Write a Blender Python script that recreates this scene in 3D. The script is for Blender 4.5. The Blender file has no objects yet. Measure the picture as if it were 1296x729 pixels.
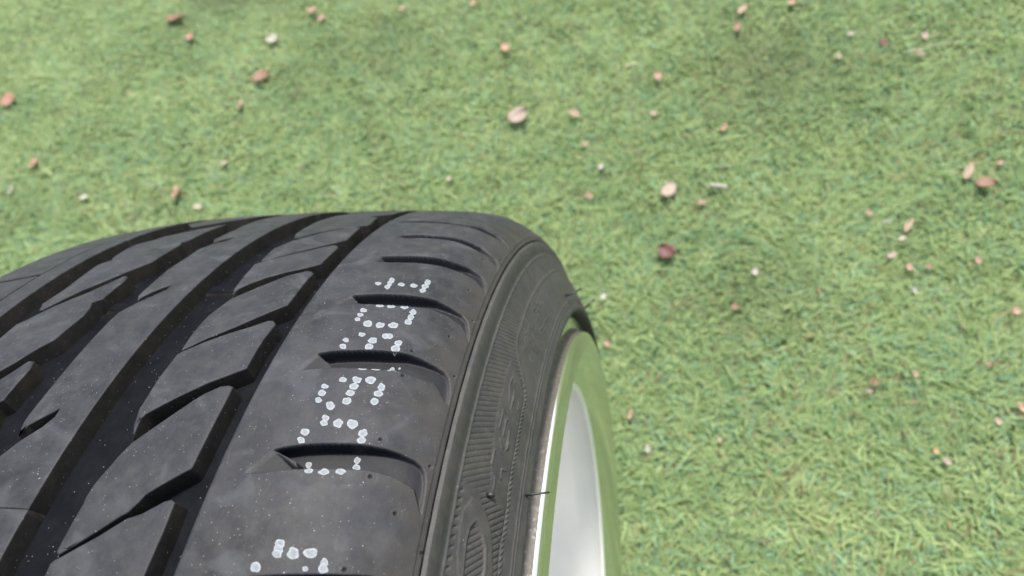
import bpy, bmesh, math, random
import numpy as np
from mathutils import Matrix, Vector, noise

SC = bpy.context.scene
COL = SC.collection
random.seed(7)
RNG = np.random.default_rng(11)
RAD = math.radians

# ------------------------------------------------------------------ camera
AXLE = 0.318                                   # axle height: the tyre settles 2 mm into the turf
cam_d = bpy.data.cameras.new('camera')
cam = bpy.data.objects.new('camera', cam_d)
COL.objects.link(cam)
RIGHT, UP, BACK = ((0.976442, 0.082770, -0.199274),
                  (0.039553, 0.839200, 0.542383),
                  (0.212124, -0.537487, 0.816156))
cam.matrix_world = Matrix(((RIGHT[0], UP[0], BACK[0], 0.20620),
                           (RIGHT[1], UP[1], BACK[1], 0.0),
                           (RIGHT[2], UP[2], BACK[2], AXLE + 0.48773),
                           (0, 0, 0, 1)))
cam_d.sensor_width = 36.0
cam_d.lens = 23.6540
cam_d.clip_start = 0.01
cam_d.clip_end = 500.0
cam_d.dof.use_dof = True
cam_d.dof.focus_distance = 0.225
cam_d.dof.aperture_fstop = 11.5
SC.camera = cam

# ------------------------------------------------------------------ sky and sun
SUN_EL, SUN_AZ = RAD(66), RAD(14)              # azimuth from +Y, positive towards +X
world = bpy.data.worlds.new('World')
SC.world = world
world.use_nodes = True
wn = world.node_tree
bgn = wn.nodes['Background']
sky = wn.nodes.new('ShaderNodeTexSky')
sky.sky_type = 'NISHITA'
sky.sun_disc = False
sky.sun_elevation = SUN_EL
sky.sun_rotation = SUN_AZ
sky.air_density = 1.0
sky.dust_density = 3.0
bw = wn.nodes.new('ShaderNodeRGBToBW')          # thin white cloud veil over the blue
veil = wn.nodes.new('ShaderNodeMix')
veil.data_type = 'RGBA'
veil.inputs[0].default_value = 0.45
wn.links.new(sky.outputs[0], bw.inputs[0])
wn.links.new(sky.outputs[0], veil.inputs[6])
wn.links.new(bw.outputs[0], veil.inputs[7])
wn.links.new(veil.outputs[2], bgn.inputs[0])
bgn.inputs[1].default_value = 0.13
sun_d = bpy.data.lights.new('sun', 'SUN')
sun_d.energy = 3.0
sun_d.angle = RAD(10)
sun_d.color = (1.0, 0.95, 0.87)
sun = bpy.data.objects.new('sun', sun_d)
COL.objects.link(sun)
sdir = Vector((math.cos(SUN_EL) * math.sin(SUN_AZ), math.cos(SUN_EL) * math.cos(SUN_AZ), math.sin(SUN_EL)))
sun.rotation_euler = sdir.to_track_quat('Z', 'Y').to_euler()
sun.location = (0, 2, 4)
SC.view_settings.view_transform = 'Standard'
SC.view_settings.look = 'None'
SC.view_settings.gamma = 1.0
SC.view_settings.exposure = 1.28

# ------------------------------------------------------------------ measured outlines: (phi deg, v mm) on the tyre; leaves as (x, y, length, width, heading, colour, kind, label)
BLK={
 'D0':[(4.03,16.66),(4.63,16.58),(4.83,17.46),(4.92,18.45),(6.09,27.42),(7.07,33.81),(7.38,37.92),(7.81,41.14),(8.09,43.18),(8.20,45.19),(8.04,46.63),(6.63,47.11),(4.36,46.79),(1.72,46.24),(1.38,18.96)],
 'D1':[(5.21,16.72),(6.70,16.99),(7.64,17.34),(8.12,16.99),(8.88,17.53),(10.37,20.09),(10.54,20.36),(11.35,22.20),(13.38,30.90),(14.41,35.03),(14.99,38.25),(15.50,42.19),(15.59,44.80),(15.50,46.63),(14.26,46.98),(12.30,47.05),(10.11,47.03),(9.94,46.71),(9.63,44.41),(8.99,40.07),(8.39,36.31),(7.88,34.90),(7.40,33.35),(7.10,31.14),(6.34,26.63),(5.45,20.59),(5.03,17.84)],
 'D2':[(11.73,21.26),(12.57,19.11),(13.67,17.52),(14.66,17.49),(15.87,17.13),(18.06,17.69),(18.30,18.80),(19.23,24.94),(20.14,32.38),(20.77,38.63),(21.47,44.19),(21.47,46.16),(21.11,48.15),(19.52,47.31),(16.97,47.67),(16.49,43.69),(15.66,36.34),(14.73,30.00),(14.09,25.84),(13.32,21.17),(12.98,20.37),(12.31,21.10),(11.73,21.67)],
 'D3':[(18.43,18.09),(20.10,17.47),(21.17,17.64),(21.95,18.00),(23.93,21.44),(24.74,25.17),(26.05,31.62),(27.15,36.82),(27.92,43.97),(27.78,46.44),(27.50,47.84),(26.89,47.27),(24.49,47.58),(23.25,47.45),(22.46,42.69),(21.65,38.10),(20.75,32.94),(19.53,24.76),(18.46,18.76)],
 'D4':[(24.13,21.17),(25.17,18.88),(27.31,17.35),(28.25,17.01),(29.07,16.37),(29.48,18.48),(30.87,28.76),(31.62,35.06),(32.35,39.85),(32.79,43.83),(32.62,46.16),(32.27,47.38),(30.49,47.25),(29.05,47.17),(28.37,41.76),(27.68,34.92),(26.86,28.42),(25.99,23.53),(25.28,20.77),(24.85,20.68),(24.03,21.82)],
 'D5':[(29.77,17.59),(31.32,16.74),(32.16,16.54),(33.93,20.48),(34.40,22.74),(35.90,29.12),(37.11,36.05),(37.91,41.66),(37.68,45.49),(34.13,47.31),(33.34,43.04),(32.26,36.40),(31.11,28.09),(29.63,18.42)],
 'D6':[(34.21,20.30),(35.77,16.78),(37.84,15.85),(41.03,15.55),(43.93,17.64),(43.00,35.46),(42.18,44.43),(38.80,48.06),(38.26,44.56),(37.46,35.16),(36.35,27.94),(34.68,21.95),(34.42,20.27)],
 'B0':[(14.22,-53.53),(15.90,-47.81),(17.21,-42.79),(17.46,-40.91),(17.42,-39.55),(16.23,-38.64),(14.23,-39.14),(11.90,-39.09)],
 'B1':[(17.38,-69.60),(19.82,-67.15),(21.34,-66.81),(21.87,-64.14),(22.51,-62.08),(23.46,-58.47),(25.18,-49.96),(26.76,-44.68),(27.55,-42.50),(27.52,-39.96),(26.81,-38.55),(24.21,-38.43),(23.76,-41.66),(23.10,-39.54),(22.14,-38.31),(19.47,-40.34),(18.70,-43.62),(18.21,-45.28),(17.36,-47.73),(16.59,-51.12),(15.05,-57.66)],
 'B2':[(22.91,-63.69),(23.82,-66.57),(25.61,-64.84),(27.83,-65.77),(29.99,-67.07),(30.86,-63.49),(31.40,-65.33),(33.45,-66.93),(34.60,-66.66),(35.85,-60.71),(36.47,-60.15),(38.12,-52.14),(39.46,-45.70),(40.42,-40.40),(40.73,-38.72),(37.77,-39.16),(35.22,-38.23),(34.38,-39.76),(33.61,-38.21),(30.08,-38.06),(28.96,-42.03),(27.79,-45.96),(27.05,-48.38),(25.62,-54.38),(24.04,-59.30),(23.00,-62.54)],
}
RIB={
 'left':[(7.26,-27.49),(9.12,-26.58),(10.29,-22.48),(11.22,-19.19),(11.55,-17.62),(12.24,-14.24),(12.97,-12.22),(13.60,-12.56),(13.27,-14.18),(12.76,-17.62),(12.30,-20.27),(11.89,-20.92),(11.52,-20.12),(12.11,-22.15),(12.55,-22.89),(13.15,-23.08),(14.55,-22.90),(20.22,-23.38),(21.16,-23.56),(22.42,-23.31),(23.58,-19.39),(24.39,-15.73),(25.23,-12.06),(25.89,-12.23),(25.62,-14.46),(24.96,-17.95),(24.32,-20.07),(23.85,-20.28),(24.43,-22.31),(24.97,-22.62),(28.57,-23.68),(29.06,-23.41),(30.70,-22.71),(32.38,-23.01),(33.57,-20.09),(34.27,-15.19),(35.72,-13.01),(34.67,-19.33),(33.93,-20.09),(34.25,-22.14),(34.95,-23.83),(37.97,-23.12),(42.01,-25.50)],
}
NOT={
 'n1':[(40.40,56.89),(40.88,65.15),(41.05,73.19),(40.98,81.98),(40.91,92.34),(41.04,96.67),(41.52,103.97),(41.74,109.90),(41.45,115.60),(40.47,119.43),(40.60,117.23),(40.77,111.23),(40.55,105.11),(40.20,97.87),(40.03,89.20),(39.90,77.28),(39.76,63.19)],
 'n2':[(35.60,70.16),(35.94,77.97),(36.09,87.60),(36.39,96.49),(36.53,103.58),(36.61,108.48),(36.33,113.95),(36.23,116.92),(35.71,119.02),(34.74,120.81),(34.26,120.52),(35.02,117.65),(35.41,113.58),(35.50,109.19),(35.38,100.45),(35.37,95.69),(35.18,86.82),(34.80,73.98)],
 'n3':[(30.71,70.56),(30.96,77.86),(31.31,88.48),(31.50,96.93),(31.58,102.97),(31.88,109.30),(31.76,115.20),(31.09,118.20),(30.01,120.10),(29.44,120.02),(30.03,117.98),(30.42,114.61),(30.56,111.16),(30.30,103.19),(30.09,94.92),(29.89,86.70),(29.60,76.22)],
 'n4':[(24.65,70.64),(24.71,71.89),(25.02,81.18),(25.26,90.44),(25.42,97.81),(25.61,103.70),(25.53,110.09),(25.42,114.67),(25.11,117.28),(24.44,119.07),(23.42,120.67),(22.83,120.36),(23.60,118.41),(24.22,115.59),(24.42,109.44),(24.38,103.54),(24.01,96.25),(23.71,85.42),(23.64,76.58)],
 'n5':[(18.47,70.14),(18.78,75.37),(18.96,82.07),(19.15,88.67),(19.29,95.45),(19.47,101.96),(19.46,106.99),(19.38,111.96),(19.25,115.60),(18.96,117.59),(18.40,118.79),(17.74,119.66),(16.85,120.05),(16.92,118.37),(17.34,116.26),(17.63,115.15),(17.97,112.68),(17.85,107.52),(17.85,100.71),(17.71,96.54),(17.49,88.23),(17.39,79.70)],
 'n6':[(11.36,70.30),(11.60,73.87),(11.83,79.65),(11.99,85.48),(12.17,92.29),(12.26,98.16),(12.34,104.15),(12.34,108.90),(12.25,113.87),(12.08,116.42),(11.73,117.91),(11.29,118.80),(10.68,119.28),(9.83,119.51),(9.13,119.56),(9.72,117.78),(10.51,115.46),(10.66,113.32),(10.81,109.35),(10.85,104.66),(10.81,100.32),(10.66,94.70),(10.57,89.40),(10.41,82.35),(10.31,80.01),(10.75,78.91)],
 'n7':[(4.17,66.31),(4.40,70.13),(4.65,75.68),(4.90,84.02),(5.12,94.37),(5.33,102.51),(5.50,108.82),(5.38,114.64),(5.06,118.09),(4.54,119.64),(3.64,120.67),(2.54,120.23),(3.20,118.33),(3.66,115.97),(3.90,108.65),(3.80,96.33),(3.55,82.14),(3.56,75.63)],
}
RMP={
 'r3':[(29.64,68.85),(30.71,70.56),(29.60,76.22)],
 'r4':[(23.40,66.21),(24.65,70.64),(23.64,76.58)],
 'r5':[(16.94,65.54),(18.47,70.14),(17.39,79.70)],
 'r6':[(9.88,64.78),(11.36,70.30),(10.34,79.70)],
 'r2':[(34.71,68.10),(35.60,70.16),(34.80,73.98)],
}
DOT={
 'g1':[(26.30,78.01,0.027,1.252,-0.235,0.446),(26.90,82.59,0.036,1.078,-0.347,0.623),(26.45,82.52,0.035,1.071,-0.368,0.664),(25.95,82.45,0.033,1.064,-0.307,0.555),(26.46,87.24,0.065,1.336,-0.247,0.422),(26.55,92.13,0.083,1.375,-0.266,0.428),(27.38,96.55,0.112,1.141,-0.358,0.550),(26.73,96.44,0.123,1.303,-0.326,0.502),(26.15,96.38,0.112,1.238,-0.249,0.385)],
 'g2':[(23.58,83.69,0.047,1.452,-0.177,0.319),(23.65,87.97,0.061,1.424,-0.209,0.358),(23.78,92.95,0.079,1.399,-0.208,0.335),(23.44,96.77,0.101,1.247,-0.287,0.444),(22.86,96.82,0.097,1.237,-0.278,0.430),(22.31,96.68,0.097,1.282,-0.286,0.443),(22.92,78.59,0.028,1.359,-0.226,0.432),(22.41,78.35,0.023,1.174,-0.211,0.406),(21.91,78.25,0.020,1.077,-0.205,0.396),(21.54,82.81,0.049,1.778,-0.315,0.577),(21.53,87.44,0.064,1.654,-0.278,0.482),(21.70,92.09,0.080,1.689,-0.309,0.506)],
 'g3':[(20.43,82.68,0.032,1.250,-0.208,0.384),(19.79,78.02,0.020,1.153,-0.211,0.411),(19.20,78.08,0.023,1.307,-0.232,0.453),(19.98,87.44,0.058,1.613,-0.284,0.494),(19.40,87.12,0.051,1.465,-0.276,0.481),(20.56,91.12,0.050,1.212,-0.278,0.461),(20.61,92.48,0.055,1.204,-0.277,0.452),(20.14,96.48,0.085,1.295,-0.243,0.377),(19.60,96.28,0.098,1.543,-0.337,0.525)],
 'g4':[(17.47,88.21,0.046,1.418,-0.100,0.173),(17.59,92.68,0.062,1.527,-0.094,0.153),(17.70,97.03,0.037,0.623,-0.074,0.114)],
 'g4f':[(18.60,96.99,0.064,1.023,-0.214,0.323),(18.78,99.70,0.039,0.510,-0.103,0.152)],
 'g5':[(16.45,83.30,0.030,1.294,-0.210,0.387),(16.56,87.83,0.047,1.524,-0.268,0.465),(16.68,92.29,0.066,1.757,-0.297,0.488),(16.04,87.79,0.046,1.511,-0.261,0.453),(15.52,87.45,0.044,1.498,-0.226,0.395),(15.83,78.27,0.020,1.232,-0.194,0.381),(15.32,78.32,0.023,1.377,-0.229,0.449),(16.29,96.56,0.065,1.220,-0.286,0.444),(15.79,96.34,0.079,1.526,-0.235,0.366),(14.93,87.36,0.043,1.483,-0.264,0.460),(15.18,96.00,0.063,1.322,-0.251,0.391),(14.80,78.15,0.019,1.185,-0.201,0.395),(14.47,82.73,0.029,1.379,-0.325,0.603),(13.61,82.78,0.025,1.235,-0.209,0.387),(13.28,82.87,0.027,1.301,-0.205,0.380),(13.35,87.27,0.043,1.588,-0.280,0.488),(13.42,91.73,0.056,1.787,-0.305,0.502),(12.95,95.82,0.060,1.437,-0.246,0.382),(12.49,96.05,0.057,1.379,-0.222,0.343),(12.59,78.06,0.022,1.387,-0.240,0.472),(12.06,77.85,0.019,1.228,-0.215,0.424)],
 'g6':[(10.27,83.64,0.027,1.391,-0.143,0.260),(10.31,88.18,0.038,1.596,-0.186,0.319),(10.45,92.92,0.042,1.464,-0.186,0.300)],
 'g6f':[(11.10,80.63,0.019,1.088,-0.189,0.350),(11.72,95.78,0.044,1.152,-0.228,0.343),(11.29,96.23,0.054,1.370,-0.196,0.292)],
 'g7':[(6.35,82.37,0.023,1.370,-0.243,0.444),(6.11,82.40,0.023,1.364,-0.222,0.405),(5.87,82.41,0.022,1.359,-0.220,0.401),(5.96,86.76,0.033,1.692,-0.293,0.499),(6.07,91.38,0.040,1.889,-0.258,0.413),(5.16,77.71,0.022,1.520,-0.250,0.483),(5.31,91.17,0.017,0.830,-0.125,0.201),(5.71,95.70,0.026,1.025,-0.217,0.324),(5.43,95.80,0.036,1.426,-0.233,0.346)],
}
SW={
 'rope':[(55.98,143.38),(49.00,144.29),(43.50,144.05),(40.42,143.96),(37.12,143.72),(34.24,143.81),(31.87,144.34),(29.93,144.24),(28.72,145.05),(27.95,146.30),(27.44,147.54),(26.46,150.96),(25.52,154.36),(24.74,156.48),(23.77,157.61),(22.73,157.57),(21.04,157.47),(19.15,157.70),(17.54,157.58),(16.15,157.29),(14.68,157.51),(12.97,158.09),(11.27,158.12),(10.74,157.51),(9.42,157.60),(8.35,158.20),(7.49,158.60)],
 'oval':[(12.17,139.76),(12.03,144.45),(11.63,147.52),(11.05,149.82),(10.18,151.72),(9.30,152.87),(8.03,154.26),(7.00,154.87),(6.16,140.17),(8.30,137.18),(8.88,137.02),(9.89,136.31),(11.00,136.61)],
 'slot':[(10.75,142.99),(10.57,144.72),(10.25,146.64),(9.48,148.82),(8.33,149.67),(7.19,149.87),(6.68,141.33),(7.19,141.26),(8.41,140.82),(9.34,140.48),(10.20,140.96)],
 'smooth':[(26.35,144.54),(25.59,148.25),(25.00,153.02),(24.24,155.14),(22.82,156.30),(20.85,156.41),(18.96,156.48),(17.25,156.35),(15.77,156.01),(14.53,155.92),(13.22,156.87),(12.41,154.48),(12.40,150.90),(12.94,148.55),(13.83,147.12),(15.28,145.85),(17.04,144.63),(20.05,143.62),(22.65,143.68),(24.49,143.30)],
 'bead':[(31.96,165.26),(25.71,166.30),(20.16,166.22),(18.84,165.34)],
 'hl':[(19.62,133.94),(19.11,133.76),(18.61,133.57),(18.15,133.33)],
 'hl2':[(32.68,136.78),(32.09,136.45),(35.55,135.51),(35.07,135.29)],
}
STR=[[(21.88,148.18),(23.51,146.63),(24.56,147.13),(24.29,149.37)],[(22.24,150.07),(23.42,149.92)],[(22.72,149.73),(21.29,150.10),(21.17,151.47)],[(18.80,146.12),(20.62,146.01),(20.46,147.44)],[(18.40,148.73),(19.85,148.68),(20.12,149.34)],[(17.61,151.74),(19.29,151.64)],[(17.48,151.80),(18.20,151.68)],[(16.72,145.91),(15.41,145.83)],[(15.64,151.03),(15.82,153.25)],[(15.64,151.03),(14.92,151.44)],[(14.73,148.25),(13.68,148.58)],[(17.85,147.28),(17.36,149.50)],[(22.74,153.56),(21.98,153.93)]]
SMT=[[(39.05,148.08),(38.13,148.01)],[(39.65,149.65),(38.94,150.28)],[(40.65,150.76),(40.05,151.24)],[(37.46,147.93),(36.35,147.21)],[(38.01,149.51),(36.76,149.87)],[(38.25,150.88),(37.68,150.99)],[(35.82,147.92),(35.45,148.11)],[(36.16,149.37),(35.33,149.54)],[(36.41,150.36),(35.28,151.56)],[(37.21,151.28),(36.42,151.68)],[(33.51,148.26),(32.51,148.41)],[(33.42,149.29),(32.35,149.22)],[(34.10,150.25),(33.31,150.69)],[(32.21,148.81),(31.12,147.63)],[(32.46,149.97),(31.23,149.23)],[(31.13,148.49),(30.31,148.42)],[(31.50,150.06),(30.51,149.90)],[(31.58,151.16),(30.55,151.32)],[(30.28,148.74),(30.02,150.84)],[(30.54,150.44),(30.25,152.02)],[(29.62,148.20),(29.00,149.02)],[(29.56,149.70),(29.61,151.98)],[(29.47,149.82),(28.88,149.46)],[(39.97,157.62),(39.52,157.46)],[(38.74,157.02),(37.46,156.54)],[(36.89,156.59),(35.80,156.63)],[(36.37,157.98),(35.60,158.28)],[(35.61,156.18),(34.85,155.15)],[(33.43,154.38),(33.05,158.84)],[(32.40,154.45),(32.48,158.90)],[(31.76,154.66),(31.13,154.85)],[(30.63,152.42),(31.09,158.08)],[(34.24,155.29),(34.30,159.27)],[(31.56,156.18),(31.73,159.20)],[(29.36,154.09),(28.89,154.99)],[(28.89,154.99),(28.88,159.59)],[(28.86,150.63),(28.78,152.47)],[(30.29,154.70),(29.91,158.92)],[(29.43,156.43),(29.23,157.00)]]
PIT=[(22.56,112.85),(19.82,102.03),(17.61,101.90),(19.36,119.37),(28.78,112.99),(25.49,119.38),(12.26,118.99),(10.50,101.79),(12.82,101.59),(8.89,111.59),(5.54,101.37),(34.64,112.07),(36.63,119.18),(7.30,122.32)]
LEAF=[
(-0.017,0.874,0.0385,0.0313,38.37,'pinkpale','petal','largest pale pink fallen petal, alone on the grass straight above the tyre shoulder'),
(0.079,0.869,0.0286,0.0131,-47.60,'tan','leaf','slim tan dry leaf just right of the largest pale pink petal'),
(0.228,0.686,0.0321,0.0205,65.65,'pinkpale','petal','rounded pink fallen petal to the left of the thin white stick'),
(0.299,0.684,0.0250,0.0121,-21.55,'white','stick','thin white stick lying on the grass beside a tan leaf'),
(0.275,0.661,0.0189,0.0105,-4.98,'tan','leaf','narrow tan leaf just below the thin white stick'),
(0.221,0.571,0.0292,0.0237,-49.60,'dred','leaf','dark red triangular dry leaf, the darkest on the right half of the grass'),
(0.643,0.658,0.0256,0.0182,1.92,'rust','leaf','broken rust red dry leaf near the right edge of the photo'),
(0.629,0.683,0.0377,0.0108,59.87,'tan','leaf','curled tan leaf leaning against the broken rust red leaf from its left'),
(0.672,0.696,0.0110,0.0086,-52.59,'salmon','leaf','small salmon scrap just above and right of the broken rust red leaf'),
(0.579,0.970,0.0201,0.0173,6.33,'dred','leaf','dark reddish brown leaf in the upper right, left of a pink petal and a straw'),
(0.640,0.974,0.0235,0.0119,-87.55,'pinkpale','petal','small pink petal directly above the thin pale straw'),
(0.625,0.934,0.0182,0.0157,-55.87,'tan','leaf','tan pink leaf lying across the thin pale straw'),
(0.642,0.939,0.0846,0.0046,8.21,'straw','straw','long thin pale straw lying on the grass in the upper right'),
(0.373,1.097,0.0248,0.0155,52.09,'tan','leaf','small upright tan leaf at the top edge, right of the middle'),
(0.457,1.100,0.0192,0.0162,40.96,'salmon','leaf','salmon leaf cut by the top edge, right of the middle'),
(0.359,1.048,0.0281,0.0108,81.64,'rust','leaf','reddish brown leaf below the small upright tan leaf at the top edge'),
(0.507,0.949,0.0140,0.0154,-9.84,'cream','petal','dull cream round petal in the upper right grass'),
(0.536,1.000,0.0174,0.0104,44.85,'cream','petal','small cream petal up and right of the dull cream round petal'),
(0.318,0.808,0.0141,0.0149,-34.73,'salmon','leaf','salmon leaf fragment alone on the grass above the thin white stick'),
(0.176,0.976,0.0216,0.0126,9.06,'straw','straw','short whitish straw left of a pink leaf near the top middle'),
(0.219,0.939,0.0257,0.0121,-78.76,'pink','leaf','pink leaf just right of the short whitish straw'),
(0.210,0.855,0.0191,0.0129,-7.74,'tan','leaf','flat tan leaf near the top middle, right of the slim tan leaf'),
(0.099,0.798,0.0169,0.0125,-6.72,'tan','leaf','short tan leaf below the slim tan leaf and above the white round petal'),
(0.126,0.745,0.0112,0.0151,-6.01,'white','petal','white round petal between the short tan leaf and the pink red leaf'),
(0.107,0.688,0.0217,0.0118,-34.67,'pink','leaf','pink red leaf nearest above the right shoulder of the tyre'),
(-0.058,1.065,0.0302,0.0145,-62.84,'salmon','leaf','salmon leaf above the largest pale pink petal, below the top edge'),
(-0.142,1.228,0.0158,0.0218,-12.01,'salmon','leaf','small salmon leaf touching the top edge in the middle'),
(-0.298,1.242,0.0233,0.0209,21.23,'tan','leaf','tan leaf near the top edge, left of the middle'),
(-0.126,0.745,0.0112,0.0125,-5.65,'cream','petal','cream speck of petal above the middle of the tyre tread'),
(-0.811,1.238,0.0233,0.0384,21.20,'red','leaf','bright red dry leaf near the top left'),
(-0.878,1.317,0.0528,0.0322,-4.65,'rust','leaf','long rust coloured leaf above the bright red leaf near the top left'),
(-0.572,1.066,0.0418,0.0286,35.50,'rust','leaf','long brown red leaf lying diagonally on the left half of the grass'),
(-1.223,1.089,0.0315,0.0401,17.43,'red','leaf','orange red leaf at the left edge of the photo'),
(-1.032,0.873,0.0220,0.0312,5.80,'salmon','leaf','salmon leaf near the left edge, below the orange red leaf'),
(-0.652,0.760,0.0158,0.0357,6.83,'salmon','leaf','salmon leaf above the left end of the tyre tread'),
(-0.595,0.725,0.0237,0.0150,-14.82,'cream','petal','cream petal nearest to the horizon of the tyre tread'),
(-0.579,0.829,0.0192,0.0154,-6.13,'cream','petal','cream petal up and right of the salmon leaf above the tread'),
(-0.594,0.983,0.0153,0.0341,5.36,'tan','leaf','small tan leaf below the long diagonal brown red leaf'),
(-0.585,1.188,0.0313,0.0211,-26.71,'white','petal','whitish petal up and right of the long diagonal brown red leaf'),
(-0.515,1.275,0.0302,0.0192,-47.43,'pink','leaf','upper left of two pink leaves near the top edge'),
(-0.486,1.244,0.0201,0.0239,-11.33,'pink','leaf','lower right of two pink leaves near the top edge'),
(-1.049,0.805,0.0164,0.0228,-5.30,'white','petal','white petal at the left edge above the tyre tread'),
(-0.861,0.771,0.0170,0.0185,-5.12,'white','petal','pale white petal between the left edge and the salmon leaf above the tread'),
(0.335,0.534,0.0100,0.0128,-3.13,'white','petal','white round petal right of the dark red triangular leaf'),
(0.132,0.502,0.0098,0.0116,-2.52,'white','petal','white petal on the grass just right of the black hairs of the tyre'),
(0.137,0.428,0.0132,0.0090,-39.30,'pink','leaf','pink leaf on the grass beside the top of the wheel rim'),
(0.493,0.622,0.0115,0.0125,32.26,'tan','leaf','pale tan leaf up and left of the grey splinter on the right'),
(0.510,0.601,0.0113,0.0068,-15.79,'white','stick','short grey white splinter on the right half of the grass'),
(0.535,0.596,0.0317,0.0079,57.13,'tan','leaf','slanted tan leaf with a cream petal at its lower end'),
(0.525,0.578,0.0130,0.0088,41.19,'cream','petal','cream petal at the lower end of the slanted tan leaf'),
(0.507,0.551,0.0181,0.0088,36.58,'pinkpale','petal','pale pink petal below the slanted tan leaf'),
(0.523,0.530,0.0100,0.0137,-3.23,'pink','leaf','pink red leaf down and right of the pale pink petal'),
(0.546,0.531,0.0081,0.0124,-3.27,'rust','leaf','small rust leaf right of the pink red leaf'),
(0.522,0.494,0.0080,0.0095,-2.65,'white','petal','white petal below the pink red leaf on the right'),
(0.604,0.536,0.0087,0.0112,-3.41,'pink','leaf','pink leaf right of the small rust leaf, toward the right edge'),
(0.625,0.461,0.0141,0.0104,-16.24,'salmon','leaf','salmon leaf cut by the right edge of the photo, halfway down'),
(0.578,0.391,0.0107,0.0075,-17.02,'rust','leaf','rust brown leaf near the right edge, below the salmon leaf cut by the edge'),
(0.304,0.480,0.0109,0.0109,-2.30,'rust','leaf','rust brown leaf in the grass down and left of the white round petal'),
(0.452,0.369,0.0111,0.0115,21.36,'rust','leaf','rusty round leaf with a pale pink petal at its lower left'),
(0.444,0.358,0.0098,0.0063,-19.08,'pinkpale','petal','pale pink petal at the lower left of the rusty round leaf'),
(0.498,0.379,0.0075,0.0083,-0.81,'pink','leaf','small pink leaf right of the rusty round leaf'),
(0.187,0.285,0.0083,0.0126,0.65,'white','petal','white oval petal on the grass right of the wheel rim'),
(0.270,0.297,0.0071,0.0087,0.47,'tan','leaf','small tan leaf right of the white oval petal near the rim'),
(0.166,0.327,0.0067,0.0185,-10.76,'tan','leaf','upright tan leaf close to the right edge of the wheel rim'),
(0.568,0.321,0.0074,0.0109,11.40,'pinkpale','petal','upright pale pink petal near the right edge in the lower half'),
(0.595,0.337,0.0082,0.0148,11.31,'salmon','leaf','salmon leaf cut by the right edge beside the upright pale pink petal'),
(0.506,0.274,0.0079,0.0112,25.89,'pinkpale','petal','pinkish white petal in the lower right grass'),
(0.498,0.286,0.0070,0.0083,0.67,'orange','leaf','small orange tan leaf up and left of the pinkish white petal')]

# ------------------------------------------------------------------ helpers
def mat(name):
    m = bpy.data.materials.new(name)
    m.use_nodes = True
    nt = m.node_tree
    return m, nt, nt.nodes['Principled BSDF']

def N(nt, kind, **kw):
    n = nt.nodes.new(kind)
    for k, v in kw.items():
        if k.startswith('i_'):
            n.inputs[k[2:].replace('_', ' ')].default_value = v
        else:
            setattr(n, k, v)
    return n

def ramp(nt, src, stops):
    r = nt.nodes.new('ShaderNodeValToRGB')
    el = r.color_ramp.elements
    while len(el) < len(stops):
        el.new(0.5)
    for e, (p, c) in zip(el, stops):
        e.position = p
        e.color = c if len(c) == 4 else (*c, 1)
    nt.links.new(src, r.inputs[0])
    return r.outputs[0]

def mixc(nt, fac, a, b, mode='MIX'):
    m = nt.nodes.new('ShaderNodeMix')
    m.data_type = 'RGBA'
    m.blend_type = mode
    for s, v in ((m.inputs[0], fac), (m.inputs[6], a), (m.inputs[7], b)):
        if isinstance(v, (int, float)):
            s.default_value = v
        elif isinstance(v, tuple):
            s.default_value = (*v, 1) if len(v) == 3 else v
        else:
            nt.links.new(v, s)
    return m.outputs[2]

def link_obj(name, me, m=None, parent=None, smooth=True):
    if m is not None and not me.materials:
        me.materials.append(m)
    if smooth and len(me.polygons):
        me.polygons.foreach_set('use_smooth', np.ones(len(me.polygons), bool))
    o = bpy.data.objects.new(name, me)
    COL.objects.link(o)
    if parent is not None:
        o.parent = parent
    return o

def mesh_np(name, V, F):
    """V (n,3); F (m,3) or (m,4)"""
    V = np.asarray(V, np.float32)
    F = np.asarray(F, np.int32)
    me = bpy.data.meshes.new(name)
    k = F.shape[1]
    me.vertices.add(len(V))
    me.vertices.foreach_set('co', V.ravel())
    me.loops.add(F.size)
    me.loops.foreach_set('vertex_index', F.ravel())
    me.polygons.add(len(F))
    me.polygons.foreach_set('loop_start', np.arange(0, F.size, k, dtype=np.int32))
    me.update(calc_edges=True)
    me.validate()
    return me

def grid_faces(ni, nj, wrap=False):
    """grid indexed i*nj+j"""
    I = np.arange(ni if wrap else ni - 1)
    J = np.arange(nj - 1)
    a = (I[:, None] * nj + J).ravel()
    b = (((I[:, None] + 1) % ni) * nj + J).ravel()
    return np.stack([a, b, b + 1, a + 1], 1)

def tag(o, label=None, cat=None, group=None, kind=None):
    for k, v in (('label', label), ('category', cat), ('group', group), ('kind', kind)):
        if v:
            o[k] = v
    return o

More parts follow.
